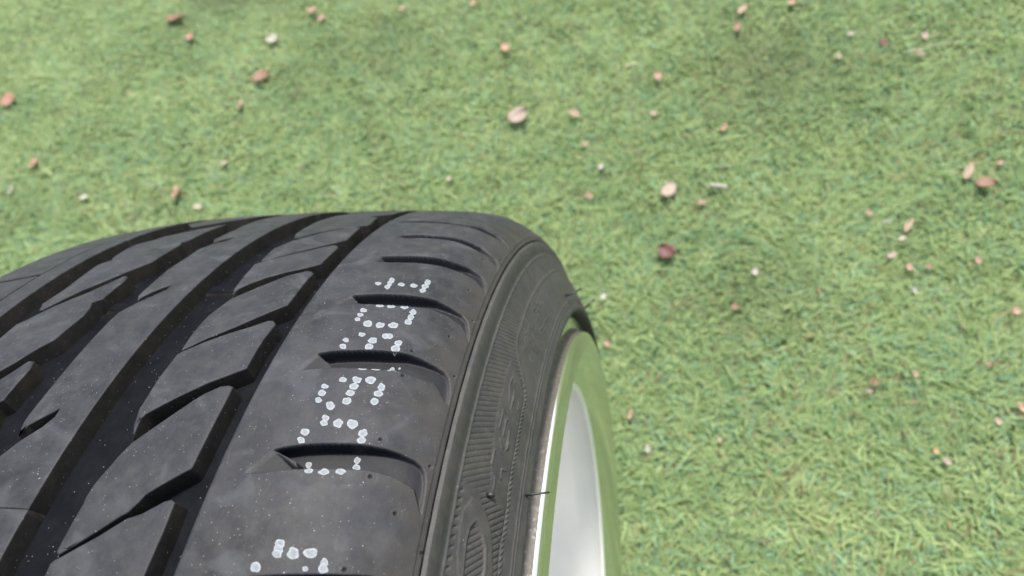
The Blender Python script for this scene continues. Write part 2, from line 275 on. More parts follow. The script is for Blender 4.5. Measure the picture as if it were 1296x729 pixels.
# ------------------------------------------------------------------ tyre profile: v = arc length across the tyre in mm, phi = angle round it in degrees
NODES = np.array([(-0.1295, 0.2798), (-0.1245, 0.2978), (-0.1125, 0.3138), (-0.09, 0.3178), (-0.0605, 0.3205), (-0.0026, 0.3205), (0.0206, 0.32), (0.0761, 0.3172), (0.1078, 0.3139), (0.1214, 0.3096), (0.1382, 0.2958), (0.1412, 0.2876), (0.1495, 0.272), (0.1571, 0.2555)])
def spline(Q, m=60):
    out = []
    P = np.vstack([2 * Q[0] - Q[1], Q, 2 * Q[-1] - Q[-2]])
    for i in range(1, len(P) - 2):
        p0, p1, p2, p3 = P[i - 1:i + 3]
        t1 = np.linalg.norm(p1 - p0) ** .5
        t2 = t1 + np.linalg.norm(p2 - p1) ** .5
        t3 = t2 + np.linalg.norm(p3 - p2) ** .5
        t = np.linspace(t1, t2, m, endpoint=False)[:, None]
        A1 = (t1 - t) / t1 * p0 + t / t1 * p1
        A2 = (t2 - t) / (t2 - t1) * p1 + (t - t1) / (t2 - t1) * p2
        A3 = (t3 - t) / (t3 - t2) * p2 + (t - t2) / (t3 - t2) * p3
        B1 = (t2 - t) / t2 * A1 + t / t2 * A2
        B2 = (t3 - t) / (t3 - t1) * A2 + (t - t1) / (t3 - t1) * A3
        out.append((t2 - t) / (t2 - t1) * B1 + (t - t1) / (t2 - t1) * B2)
    out.append(Q[-1:])
    return np.vstack(out)
PL = spline(NODES)
VL = np.concatenate([[0], np.cumsum(np.linalg.norm(np.diff(PL, axis=0), axis=1))]) * 1000
VL -= VL[6 * 60]
_t = np.gradient(PL, axis=0)
_t /= np.linalg.norm(_t, axis=1)[:, None]
_k = np.ones(25) / 25
NX = np.convolve(np.pad(-_t[:, 1], 12, mode='edge'), _k, 'valid')
NR = np.convolve(np.pad(_t[:, 0], 12, mode='edge'), _k, 'valid')
_l = np.hypot(NX, NR)
NX, NR = NX / _l, NR / _l
if NR[400] < 0:
    NX, NR = -NX, -NR

def surf(phi, v, h=0.0):
    """wheel-frame point: phi deg, v mm, h mm above the rubber surface"""
    phi = np.radians(np.asarray(phi, float))
    v = np.asarray(v, float)
    x = np.interp(v, VL, PL[:, 0]) + np.interp(v, VL, NX) * h * 1e-3
    r = np.interp(v, VL, PL[:, 1]) + np.interp(v, VL, NR) * h * 1e-3
    return np.stack([x + 0 * phi, r * np.sin(phi), r * np.cos(phi)], -1)

RT = 319.0                                     # tread radius in mm, for lengths round the tyre

def sstep(a, b, x):
    t = np.clip((x - a) / (b - a), 0, 1)
    return t * t * (3 - 2 * t)

def sd_poly(P, S, V):
    """signed distance (positive inside), all in mm"""
    P = np.asarray(P, float)
    d = np.full(S.shape, 1e9)
    ins = np.zeros(S.shape, bool)
    n = len(P)
    for i in range(n):
        a, b = P[i], P[(i + 1) % n]
        e = b - a
        wx, wy = S - a[0], V - a[1]
        t = np.clip((wx * e[0] + wy * e[1]) / (e @ e + 1e-12), 0, 1)
        d = np.minimum(d, (wx - e[0] * t) ** 2 + (wy - e[1] * t) ** 2)
        c1 = (a[1] <= V) & (b[1] > V)
        c2 = (a[1] > V) & (b[1] <= V)
        cr = e[0] * wy - e[1] * wx
        ins ^= (c1 & (cr > 0)) | (c2 & (cr < 0))
    d = np.sqrt(d)
    return np.where(ins, d, -d)

def d_line(P, S, V):
    P = np.asarray(P, float)
    d = np.full(S.shape, 1e9)
    for a, b in zip(P[:-1], P[1:]):
        e = b - a
        wx, wy = S - a[0], V - a[1]
        t = np.clip((wx * e[0] + wy * e[1]) / (e @ e + 1e-12), 0, 1)
        d = np.minimum(d, (wx - e[0] * t) ** 2 + (wy - e[1] * t) ** 2)
    return np.sqrt(d)

def tomm(P, r=RT):
    P = np.asarray(P, float)
    return np.stack([np.radians(P[:, 0]) * r, P[:, 1]], 1)

# ------------------------------------------------------------------ materials
def rubber(name, dust_col, dust_amt, specks, lo=0.018, hi=0.036, rough=0.62, spec=0.22, scuff=0.3, blue=1.0):
    m, nt, b = mat(name)
    L = nt.links.new
    tc = N(nt, 'ShaderNodeTexCoord')
    co = tc.outputs['Object']
    n1 = N(nt, 'ShaderNodeTexNoise', i_Scale=38.0, i_Detail=6.0, i_Roughness=0.62)
    n2 = N(nt, 'ShaderNodeTexNoise', i_Scale=420.0, i_Detail=5.0, i_Roughness=0.7)
    n3 = N(nt, 'ShaderNodeTexNoise', i_Scale=130.0, i_Detail=4.0, i_Roughness=0.6)
    for n in (n1, n2, n3):
        L(co, n.inputs['Vector'])
    base = ramp(nt, n1.outputs[0], [(0.30, (lo, lo * (1 + .10 * blue), lo * (1 + .45 * blue))), (0.72, (hi, hi * (1 + .06 * blue), hi * (1 + .30 * blue)))])
    g = ramp(nt, n2.outputs[0], [(0.50, (0, 0, 0)), (0.78, (1, 1, 1))])
    base = mixc(nt, 0.32, base, mixc(nt, g, base, (hi * 2.3, hi * 2.25, hi * 2.1)))
    dm = N(nt, 'ShaderNodeMath', operation='MULTIPLY')
    L(ramp(nt, n3.outputs[0], [(0.42, (0, 0, 0)), (0.75, (1, 1, 1))]), dm.inputs[0])
    dm.inputs[1].default_value = dust_amt
    base = mixc(nt, dm.outputs[0], base, dust_col)
    # scuffs: pale rubbed patches
    n4 = N(nt, 'ShaderNodeTexNoise', i_Scale=55.0, i_Detail=3.0, i_Distortion=1.2)
    L(co, n4.inputs['Vector'])
    sc = ramp(nt, n4.outputs[0], [(0.58, (0, 0, 0)), (0.68, (scuff * .7,) * 3), (0.80, (scuff,) * 3)])
    base = mixc(nt, sc, base, (0.075, 0.082, 0.095))
    # sand grains caught on the rubber
    if specks:
        n5 = N(nt, 'ShaderNodeTexNoise', i_Scale=26.0, i_Detail=4.0, i_Roughness=0.7)
        L(co, n5.inputs['Vector'])
        patch = ramp(nt, n5.outputs[0], [(0.40, (0.03,) * 3), (0.72, (1, 1, 1))])
        for scale, thr, amt in ((2100.0, 0.16, specks * 0.10), (1000.0, 0.06, specks * 0.012), (330.0, 0.03, specks * 0.014)):
            vo = N(nt, 'ShaderNodeTexVoronoi', i_Scale=scale)
            L(co, vo.inputs['Vector'])
            lt = N(nt, 'ShaderNodeMath', operation='LESS_THAN')
            L(vo.outputs['Distance'], lt.inputs[0])
            lt.inputs[1].default_value = thr * 2.2
            sep = N(nt, 'ShaderNodeSeparateColor')
            L(vo.outputs['Color'], sep.inputs[0])
            ad = N(nt, 'ShaderNodeMath', operation='MULTIPLY')
            L(patch, ad.inputs[0]); ad.inputs[1].default_value = 0.34 * amt
            th = N(nt, 'ShaderNodeMath', operation='SUBTRACT', use_clamp=True)
            th.inputs[0].default_value = 0.994
            L(ad.outputs[0], th.inputs[1])
            gt = N(nt, 'ShaderNodeMath', operation='GREATER_THAN')
            L(sep.outputs[0], gt.inputs[0]); L(th.outputs[0], gt.inputs[1])
            mu = N(nt, 'ShaderNodeMath', operation='MULTIPLY')
            L(lt.outputs[0], mu.inputs[0]); L(gt.outputs[0], mu.inputs[1])
            colr = ramp(nt, sep.outputs[1], [(0.0, (0.10, 0.09, 0.08)), (0.6, (0.11, 0.105, 0.10)), (0.95, (0.15, 0.145, 0.135)), (1.0, (0.34, 0.33, 0.31))])
            base = mixc(nt, mu.outputs[0], base, colr)
    ed = N(nt, 'ShaderNodeAttribute', attribute_name='edge_dust')  # brown dust wiped on towards the side wall
    base = mixc(nt, ed.outputs['Fac'], base, (0.036, 0.033, 0.029))
    fr = N(nt, 'ShaderNodeAttribute', attribute_name='recessed')      # darker, bluer tone where the surface dips into grooves and pits
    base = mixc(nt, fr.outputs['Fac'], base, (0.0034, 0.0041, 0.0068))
    L(base, b.inputs['Base Color'])
    rr = ramp(nt, n1.outputs[0], [(0.3, (rough - 0.08,) * 3), (0.75, (rough + 0.10,) * 3)])
    L(rr, b.inputs['Roughness'])
    b.inputs['Specular IOR Level'].default_value = spec
    bu = N(nt, 'ShaderNodeBump', i_Strength=0.35, i_Distance=0.0004)
    L(n2.outputs[0], bu.inputs['Height'])
    L(bu.outputs[0], b.inputs['Normal'])
    return m

M_TREAD = rubber('tread_rubber', (0.046, 0.046, 0.046), 0.45, 1.0, lo=0.0058, hi=0.0205, spec=0.28, scuff=0.26, blue=1.3)
M_SIDE = rubber('sidewall_rubber', (0.062, 0.056, 0.048), 0.55, 0.25, lo=0.032, hi=0.043, rough=0.60, scuff=0.1, blue=0.05)
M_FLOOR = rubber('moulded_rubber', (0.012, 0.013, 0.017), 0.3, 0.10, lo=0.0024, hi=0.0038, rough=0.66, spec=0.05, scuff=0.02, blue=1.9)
M_WALL = rubber('groove_wall_rubber', (0.030, 0.026, 0.022), 0.5, 0.2, lo=0.010, hi=0.015, rough=0.66, spec=0.12, scuff=0.0, blue=-0.2)

def metal(name, rough, dirt, scuff=0.0):
    m, nt, b = mat(name)
    L = nt.links.new
    tc = N(nt, 'ShaderNodeTexCoord')
    co = tc.outputs['Object']
    n1 = N(nt, 'ShaderNodeTexNoise', i_Scale=160.0 + 300.0 * (dirt > .5), i_Detail=6.0, i_Roughness=0.68)
    n2 = N(nt, 'ShaderNodeTexNoise', i_Scale=900.0, i_Detail=3.0)
    L(co, n1.inputs['Vector']); L(co, n2.inputs['Vector'])
    d = ramp(nt, n1.outputs[0], [(0.50 - dirt * 0.28, (dirt * 0.80,) * 3), (0.66 - dirt * 0.20, (dirt * 0.97,) * 3)])
    base = mixc(nt, d, (0.80, 0.79, 0.77), (0.046, 0.040, 0.030))
    L(base, b.inputs['Base Color'])
    inv = N(nt, 'ShaderNodeMath', operation='SUBTRACT', use_clamp=True)
    inv.inputs[0].default_value = 1.0
    L(d, inv.inputs[1])
    L(inv.outputs[0], b.inputs['Metallic'])
    rr = ramp(nt, n1.outputs[0], [(0.35, (rough,) * 3), (0.75, (min(1, rough + 0.02 + dirt * 0.4),) * 3)])
    L(rr, b.inputs['Roughness'])
    if scuff:
        bu = N(nt, 'ShaderNodeBump', i_Strength=scuff, i_Distance=0.0006)
        L(n1.outputs[0], bu.inputs['Height'])
        L(bu.outputs[0], b.inputs['Normal'])
    return m
M_LIP = metal('polished_lip', 0.15, 0.0)
M_BAND = metal('scuffed_flange', 0.34, 1.0, 0.6)

def plain(name, col, rough=0.6, var=0.25, scale=120.0):
    m, nt, b = mat(name)
    tc = N(nt, 'ShaderNodeTexCoord')
    n1 = N(nt, 'ShaderNodeTexNoise', i_Scale=scale, i_Detail=4.0)
    nt.links.new(tc.outputs['Object'], n1.inputs['Vector'])
    lo = tuple(c * (1 - var) for c in col)
    hi = tuple(min(1, c * (1 + var)) for c in col)
    nt.links.new(ramp(nt, n1.outputs[0], [(0.3, lo), (0.7, hi)]), b.inputs['Base Color'])
    b.inputs['Roughness'].default_value = rough
    return m
M_HAIR = plain('hair_rubber', (0.012, 0.012, 0.013), 0.5)
M_BARREL = plain('silver_lacquer', (0.90, 0.87, 0.83), 0.34, 0.04, 20.0)
M_BARREL.node_tree.nodes['Principled BSDF'].inputs['Metallic'].default_value = 0.3
M_BOLT = plain('bolt_steel', (0.30, 0.30, 0.31), 0.35)

# white print: each dot keeps a brighter, thicker rim
M_PRINT, nt, b = mat('white_print')
at = N(nt, 'ShaderNodeAttribute', attribute_name='rim')
tc = N(nt, 'ShaderNodeTexCoord')
pn = N(nt, 'ShaderNodeTexNoise', i_Scale=1500.0, i_Detail=4.0)
nt.links.new(tc.outputs['Object'], pn.inputs['Vector'])
c0 = mixc(nt, at.outputs['Fac'], (0.14, 0.16, 0.18), (0.25, 0.27, 0.29))
c1 = mixc(nt, ramp(nt, pn.outputs[0], [(0.45, (0, 0, 0)), (0.75, (0.7, 0.7, 0.7))]), c0, (0.08, 0.085, 0.095))
nt.links.new(c1, b.inputs['Base Color'])
b.inputs['Roughness'].default_value = 0.75

# ------------------------------------------------------------------ the wheel
wheel = bpy.data.objects.new('wheel', None)
COL.objects.link(wheel)
wheel.location = (0, 0, 0)
tag(wheel, 'black low profile tyre with white dotted print on a polished silver rim, standing on grass', 'wheel')

# carcass: inner side wall, groove floor and bead, turned round the axle
FLOOR = -6.6
prof = []
for q in [(-0.085, .246), (-.112, .246), (-.119, .252), (-.1265, .262)]:
    prof.append(q)
def pv(v, h):
    return (float(np.interp(v, VL, PL[:, 0]) + np.interp(v, VL, NX) * h * 1e-3),
            float(np.interp(v, VL, PL[:, 1]) + np.interp(v, VL, NR) * h * 1e-3))
for v in np.linspace(-172.8, -136, 14):
    prof.append(pv(v, 0))
prof += [pv(-134.5, -0.4), pv(-134.0, -3.0), pv(-128, -4.5), pv(-110, -6.0)]
for v in np.linspace(-100, 58, 34):
    prof.append(pv(v, FLOOR))
prof += [pv(80, -7.5), pv(105, -7.5), pv(118, -6), pv(126, -4), pv(140, -5), pv(155, -6), (.146, .262), (.140, .2535), (.10, .251)]
prof = np.array(prof)
NS = 540
ang = np.linspace(0, 2 * np.pi, NS, endpoint=False)
V = np.stack([np.broadcast_to(prof[:, 0], (NS, len(prof))), np.sin(ang)[:, None] * prof[:, 1], np.cos(ang)[:, None] * prof[:, 1]], -1).reshape(-1, 3)
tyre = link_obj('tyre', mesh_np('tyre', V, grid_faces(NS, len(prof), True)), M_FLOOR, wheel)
tyre.location = (0, 0, AXLE)
tyre['label'] = 'black low profile tyre with worn dusty tread and white dotted print'

# tread blocks and ribs: outlines in (phi, v) raised from the groove floor, with rounded edges and drafted walls
def block_mesh(name, outline, depth=6.8, cut=5.0, draft=0.7, bev=0.45, lift=0.0):
    P = tomm(outline)
    A = 0.5 * np.sum(P[:, 0] * np.roll(P[:, 1], -1) - np.roll(P[:, 0], -1) * P[:, 1])
    if A < 0:
        P = P[::-1]
    bm = bmesh.new()
    vs = [bm.verts.new((p[0], p[1], 0)) for p in P]
    bm.faces.new(vs)
    lo, hi = P.min(0), P.max(0)
    for ax in (0, 1):
        k = math.ceil(lo[ax] / cut + 0.02)
        while k * cut < hi[ax] - 0.1:
            co = [0, 0, 0]; no = [0, 0, 0]
            co[ax] = k * cut; no[ax] = 1
            bmesh.ops.bisect_plane(bm, geom=bm.verts[:] + bm.edges[:] + bm.faces[:], dist=0.02, plane_co=co, plane_no=no)
            k += 1
    bm.verts.ensure_lookup_table()
    # ordered boundary
    nxt = {}
    for e in bm.edges:
        if len(e.link_faces) == 1:
            l = e.link_loops[0]
            nxt[l.vert] = l.link_loop_next.vert
    start = next(iter(nxt)); loop = [start]; v = nxt[start]
    while v is not start and len(loop) <= len(nxt):
        loop.append(v); v = nxt[v]
    Q = np.array([[v.co.x, v.co.y] for v in loop])
    e0 = Q - np.roll(Q, 1, 0); e1 = np.roll(Q, -1, 0) - Q
    e0 /= np.linalg.norm(e0, axis=1)[:, None] + 1e-9
    e1 /= np.linalg.norm(e1, axis=1)[:, None] + 1e-9
    n0 = np.stack([-e0[:, 1], e0[:, 0]], 1); n1 = np.stack([-e1[:, 1], e1[:, 0]], 1)   # inward for CCW
    nn = n0 + n1
    nn /= np.maximum((nn ** 2).sum(1, keepdims=True) / 2, 0.7)
    rings = [(bev, 0.0), (bev * 0.30, -bev * 0.28), (0.0, -bev), (-draft, -depth)]
    for v, q, d in zip(loop, Q, nn):
        v.co.x, v.co.y = q + d * rings[0][0]
    prev = loop
    for off, h in rings[1:]:
        ring = [bm.verts.new((q[0] + d[0] * off, q[1] + d[1] * off, h)) for q, d in zip(Q, nn)]
        for i in range(len(ring)):
            j = (i + 1) % len(ring)
            wf = bm.faces.new((prev[i], ring[i], ring[j], prev[j]))
            wf.material_index = 1 if off == rings[-1][0] else 0
        prev = ring
    co = np.array([v.co[:] for v in bm.verts])
    W = surf(np.degrees(co[:, 0] / RT), co[:, 1], co[:, 2] + lift)
    for v, w in zip(bm.verts, W):
        v.co = w
    bmesh.ops.recalc_face_normals(bm, faces=bm.faces[:])
    me = bpy.data.meshes.new(name)
    bm.to_mesh(me)
    bm.free()
    me.materials.append(M_TREAD)
    me.materials.append(M_WALL)                # moulded walls, darker and browner than the block tops
    return me

def weighted(o):
    w = o.modifiers.new('weighted', 'WEIGHTED_NORMAL')
    w.weight = 80
    return o

def densify(P, step=4.0):
    P = tomm(P)
    out = []
    for a, b in zip(P, np.roll(P, -1, 0)):
        n = max(1, int(np.linalg.norm(b - a) / step))
        for k in range(n):
            out.append(a + (b - a) * k / n)
    out = np.array(out)
    return np.stack([np.degrees(out[:, 0] / RT), out[:, 1]], 1)

def place_copy(src, dphi, name):
    c = src.copy()
    c.name = name
    c.rotation_euler = (-RAD(dphi), 0, 0)
    COL.objects.link(c)
    c.parent = tyre
    return c

blocks = {}
for k, pts in BLK.items():
    if k == 'B0':
        continue
    o = link_obj('tread_block', block_mesh('tread_block', densify(pts)), M_TREAD, tyre)
    blocks[k] = weighted(o)
for k in range(1, 53):
    place_copy(blocks['D3'], 42.6 + 6.14 * k - 27.5, 'tread_block')
place_copy(blocks['B1'], 17.46 - 27.55, 'tread_block')
for k in range(1, 27):
    place_copy(blocks['B1'], 40.73 + 12.03 * k - 27.55, 'tread_block')

# central rib: left edge notched by slits, right edge a plain circle; one long visible piece, then repeats
left = np.array(RIB['left'])
rib = [tuple(p) for p in left] + [(left[-1][0] + 3.5, -23.3)]
right = [(p, 0.0) for p in np.linspace(rib[-1][0], left[0][0], 30)]
o = weighted(link_obj('tread_rib', block_mesh('tread_rib', densify(rib + right)), M_TREAD, tyre))
slit = [(0, -23.0), (1.6, -23.0), (2.33, -19.19), (2.66, -17.62), (3.35, -14.24), (4.08, -12.3), (4.6, -12.6), (4.3, -14.18), (3.9, -17.62), (3.5, -20.27), (3.0, -20.9), (3.3, -22.3), (5.0, -22.9), (11.0, -23.2)]
ph_end, ph_beg = rib[-1][0], left[0][0]
npiece = 27
step = (360 - (ph_end - ph_beg)) / npiece
seg = [(p[0] * step / 11.0, p[1]) for p in slit]
seg += [(p, 0.0) for p in np.linspace(step, 0, 8)]
o = weighted(link_obj('tread_rib', block_mesh('tread_rib', densify(seg)), M_TREAD, tyre))
o.rotation_euler = (-RAD(ph_end), 0, 0)
for k in range(1, npiece):
    place_copy(o, ph_end + k * step, 'tread_rib')

# tread wear bars across the wide grooves
for va, vb, p0 in ((1.2, 16.4, 26.2), (-37.6, -23.9, 23.9)):
    bar = [(p, va) for p in (0, .5, 1.0)] + [(1.0, va + 5), (1.0, vb - 5)] + [(p, vb) for p in (1.0, .5, 0)] + [(0, vb - 5), (0, va + 5)]
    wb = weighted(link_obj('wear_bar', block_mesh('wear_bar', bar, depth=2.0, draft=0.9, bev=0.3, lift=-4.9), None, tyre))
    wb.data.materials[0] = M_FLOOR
    wb.rotation_euler = (-RAD(p0), 0, 0)
    for k in range(1, 6):
        place_copy(wb, p0 + 60 * k, 'wear_bar')

# plain left rib and the inner shoulder blocks
seg = [(p, -94.2) for p in np.linspace(0, 15, 12)] + [(15, -88), (15, -81.2)] + [(p, -81.0) for p in np.linspace(14.99, 0, 12)] + [(0, -88)]
o = weighted(link_obj('tread_rib', block_mesh('tread_rib', seg), M_TREAD, tyre))
o.rotation_euler = (-RAD(6.60), 0, 0)
for k in range(1, 24):
    place_copy(o, 6.60 + 15 * k, 'tread_rib')
SB = 7.5
seg = [(0.28, -95.6), (3, -95.6), (SB - .05, -95.6), (SB - .12, -101), (SB - .14, -110), (SB - .1, -120), (SB - .05, -128), (SB, -133.5),
       (4, -133.5), (0.0, -133.5), (0.08, -128), (0.14, -120), (0.2, -110), (0.24, -101)]
o = weighted(link_obj('shoulder_block', block_mesh('shoulder_block', densify(seg), depth=5.0, draft=0.3), M_TREAD, tyre))
o.rotation_euler = (-RAD(29.0 - SB * 3), 0, 0)
for k in range(1, 48):
    place_copy(o, 29.0 - SB * 3 + SB * k, 'shoulder_block')

# outer shoulder with its curved lateral grooves (visible arc fine, the rest coarser)
def shoulder_h(PHI, Vv, notches, ramps, pits=True):
    S = np.radians(PHI) * RT
    h = np.zeros_like(S)
    wob = 0.05 * np.sin(PHI * 3.1 + Vv * .21) * np.sin(Vv * .33 + 1)
    for P in notches:
        P = tomm(P)
        m = (S > P[:, 0].min() - 3) & (S < P[:, 0].max() + 3)
        if not m.any():
            continue
        sd = sd_poly(P, S[m], Vv[m])
        D = 4.4 * (1 - sstep(92, 122, Vv[m])) + 0.9
        h[m] = np.minimum(h[m], -D * sstep(-0.12, 0.90, sd))
    for T in ramps:
        T = tomm(T)
        a, b2, c = T                           # tip, wall top, ramp bottom
        den = (b2[1] - c[1]) * (a[0] - c[0]) + (c[0] - b2[0]) * (a[1] - c[1])
        la = ((b2[1] - c[1]) * (S - c[0]) + (c[0] - b2[0]) * (Vv - c[1])) / den
        lb = ((c[1] - a[1]) * (S - c[0]) + (a[0] - c[0]) * (Vv - c[1])) / den
        lc = 1 - la - lb
        m = (la > -0.02) & (lb > 0) & (lc > 0)
        h = np.where(m, np.minimum(h, -0.12 - 4.2 * np.clip(lc, 0, 1)), h)
    if pits:
        for p in PIT:
            d = np.hypot(S - np.radians(p[0]) * RT, Vv - p[1])
            h -= 0.7 * (1 - sstep(0.35, 0.75, d)) + 0.08 * (1 - sstep(1.8, 2.3, d))
    h -= 0.30 * sstep(120.4, 120.9, Vv)
    h -= 1.1 * np.exp(-((Vv - 123.6) / 0.75) ** 4)
    return h + wob

def field(name, phis, vs, hfun, rows_before=(), material=None):
    PHI, VV = np.meshgrid(phis, vs, indexing='ij')
    Hh = hfun(PHI, VV)
    if rows_before:
        nb = len(rows_before)
        PHI = np.concatenate([np.repeat(phis[:, None], nb, 1), PHI], 1)
        VV = np.concatenate([np.tile([r[0] for r in rows_before], (len(phis), 1)), VV], 1)
        Hh = np.concatenate([np.tile([r[1] for r in rows_before], (len(phis), 1)), Hh], 1)
    Pts = surf(PHI, VV, Hh)
    F = grid_faces(len(phis), VV.shape[1])
    me = mesh_np(name, Pts.reshape(-1, 3), F)
    me.materials.append(material)
    at = me.attributes.new('recessed', 'FLOAT', 'POINT')
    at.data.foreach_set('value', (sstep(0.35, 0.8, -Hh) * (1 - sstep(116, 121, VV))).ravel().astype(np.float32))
    at = me.attributes.new('edge_dust', 'FLOAT', 'POINT')
    at.data.foreach_set('value', (0.6 * sstep(100, 121, VV + 3 * np.sin(PHI * 1.3) + 2 * np.sin(PHI * 3.7))).ravel().astype(np.float32))
    return link_obj(name, me, None, tyre)

PH0, PH1 = 1.0, 53.0
notl = list(NOT.values())
rml = list(RMP.values())
WALL = [(54.7, -7.2), (55.2, -0.5), (55.33, -0.15)]
phis = np.arange(PH0, PH1 + 0.01, 0.05)
vs = np.concatenate([np.arange(55.7, 69, 0.6), np.arange(69, 123.7, 0.25), [123.7]])
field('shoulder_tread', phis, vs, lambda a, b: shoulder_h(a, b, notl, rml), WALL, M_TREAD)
far_n, far_r = [], []
kk = np.arange(1, 50) * 6.26
for s in kk:
    if 41.2 + s < 358:
        far_n.append(np.array(NOT['n3']) + (41.2 - 31.2 + s - 0.0, 0))
        far_r.append(np.array(RMP['r3']) + (41.2 - 31.2 + s, 0))
far_n.append(np.array(NOT['n7']) + (360, 0))
phis = np.arange(PH1, 360 + PH0 + 0.01, 0.25)
phis[-1] = 360 + PH0
vs2 = np.concatenate([np.arange(55.7, 69, 2.0), np.arange(69, 123.7, 1.0), [123.7]])
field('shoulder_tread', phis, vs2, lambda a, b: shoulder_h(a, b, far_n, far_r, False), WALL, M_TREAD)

# outer side wall with its moulded relief
RS = 272.0
rope = np.array(sorted(SW['rope']))
def side_h(PHI, Vv, fine=True):
    h = np.zeros_like(PHI)
    h -= 1.1 * np.exp(-((Vv - 123.6) / 0.75) ** 4)
    h -= 0.3 * sstep(128.5, 132.0, Vv) * (Vv < 132.25) + 0.0
    h += 0.12 * np.exp(-((Vv - 132.75) / 0.45) ** 2)
    vr = np.interp(PHI, rope[:, 0], rope[:, 1], left=157, right=144)
    vr = np.where((PHI > 56) | (PHI < 6), 146.0, vr)
    S = np.radians(PHI) * RS
    band = (Vv > 133.2)
    # fine radial serrations
    ph = (PHI - 0.15 * (Vv - 134)) / 0.50
    ser = 0.5 + 0.5 * np.cos(2 * np.pi * ph)
    serr = -0.26 * sstep(0.80, 0.99, ser)
    reg = sstep(0.0, 0.6, vr - 0.9 - Vv) * band
    if fine:
        sm = sd_poly(tomm(SW['smooth'], RS), S, Vv)
        ov = sd_poly(tomm(SW['oval'], RS), S, Vv)
        sl = sd_poly(tomm(SW['slot'], RS), S, Vv)
        upper = sstep(12.6, 13.0, PHI)
        h += serr * reg * upper * (1 - sstep(-0.4, 0.2, sm))
        # lower emblem: slanted hatch, a raised oval with a hatched slot, ticks at its left
        ph2 = (PHI - 0.165 * (Vv - 150)) / 0.50
        s2 = 0.5 + 0.5 * np.cos(2 * np.pi * ph2)
        ha2 = -0.36 * sstep(0.70, 0.98, s2)
        low = 1 - upper
        out = (1 - sstep(-0.6, 0.0, ov))
        h += ha2 * low * out * (Vv > 143.5) * sstep(0, .5, vr - .8 - Vv)
        tick = 0.5 + 0.5 * np.cos(2 * np.pi * (PHI - 0.1 * Vv) / 0.62)
        h += -0.45 * sstep(0.55, 0.95, tick) * low * np.exp(-((Vv - 134.4) / 0.9) ** 4)
        h += 0.30 * sstep(-0.15, 0.45, ov) + 0.10 * np.exp(-(ov / 0.4) ** 2)
        h -= 0.5 * sstep(-0.2, 0.3, sl)
        h += 0.18 * np.exp(-((sl + 0.6) / 0.4) ** 2)
        h += ha2 * 0.9 * sstep(0.2, 0.6, sl)
        h += 0.10 * sstep(-0.3, 0.4, sm)
        for st in STR:
            d = d_line(tomm(st, RS), S, Vv)
            h += 0.36 * (1 - sstep(0.2, 0.5, d))
        for st in SMT:
            m = (PHI > 23) & (PHI < 42)
            d = d_line(tomm(st, RS), S[m], Vv[m])
            h[m] += 0.30 * (1 - sstep(0.15, 0.45, d))
    else:
        h += serr * reg
    # twisted cord along the edge of the hatching
    bead = 0.5 + 0.5 * np.cos(2 * np.pi * (PHI - 0.22 * (Vv - vr)) / 0.45)
    cord = np.exp(-((Vv - vr) / 0.62) ** 4)
    strong = 1 - sstep(24.5, 27, PHI) if fine else 0.3
    h += cord * (0.60 * strong * (bead - 0.45) + 0.22 * (1 - strong))
    h -= 0.45 * np.exp(-((Vv - vr + 1.0) / 0.35) ** 2) * strong
    h += 0.35 * np.exp(-((Vv - 163.6) / 0.35) ** 2) + 0.30 * np.exp(-((Vv - 165.3) / 0.3) ** 2)
    h -= 0.0
    return h + 0.06 * np.sin(PHI * 2.3 + Vv * .3)

vs = np.concatenate([[123.7], np.arange(124.0, 168.3, 0.30), [168.3]])
def side(name, phis, vs, fine):
    PHI, VV = np.meshgrid(phis, vs, indexing='ij')
    Pts = surf(PHI, VV, side_h(PHI, VV, fine))
    # roll the bead edge in over the rim
    ex = np.array([(.1575, .2547), (.1576, .2537), (.1574, .2528), (.1567, .2521), (.155, .2518), (.142, .2517)])
    a = np.radians(phis)
    E = np.stack([np.broadcast_to(ex[:, 0], (len(a), len(ex))), np.sin(a)[:, None] * ex[:, 1], np.cos(a)[:, None] * ex[:, 1]], -1)
    Pts = np.concatenate([Pts, E], 1)
    return link_obj(name, mesh_np(name, Pts.reshape(-1, 3), grid_faces(len(phis), Pts.shape[1])), M_SIDE, tyre)
side('sidewall', np.arange(PH0, 80.01, 0.072), vs, True)
side('sidewall', np.append(np.arange(80.0, 360.9, 0.25), 361.0), np.concatenate([[123.7], np.arange(124.5, 168.3, 0.9), [168.3]]), False)

# white printed characters: each a set of ink dots lying on the rubber (and down in the grooves)
def dots(rows):
    V, F, R = [], [], []
    for (p, v, ax, av, bx, bv) in rows:
        n = 18
        k = len(V)
        ph0 = RNG.uniform(0, 6.28, 4)
        am = RNG.uniform(0.02, 0.085, 4)
        V.append((p, v)); R.append(0.0)
        for rr, rim in ((0.5, 0.0), (0.78, 0.35), (1.0, 1.0), (1.06, 0.8)):
            for i in range(n):
                t = 2 * math.pi * i / n
                w = 1 + sum(am[q] * math.sin((q + 2) * t + ph0[q]) for q in range(4))
                ca, sa = math.cos(t) * rr * w * 0.92, math.sin(t) * rr * w * 0.92
                V.append((p + ca * ax + sa * bx, v + ca * av + sa * bv)); R.append(rim)
        for i in range(n):
            j = (i + 1) % n
            F.append((k, k + 1 + i, k + 1 + j, k + 1 + j))
            for q in range(3):
                a0 = k + 1 + q * n
                F.append((a0 + i, a0 + n + i, a0 + n + j, a0 + j))
    return np.array(V), F, R
allrows = {}
for k, rows in DOT.items():
    allrows.setdefault(k[:2], []).extend(rows)
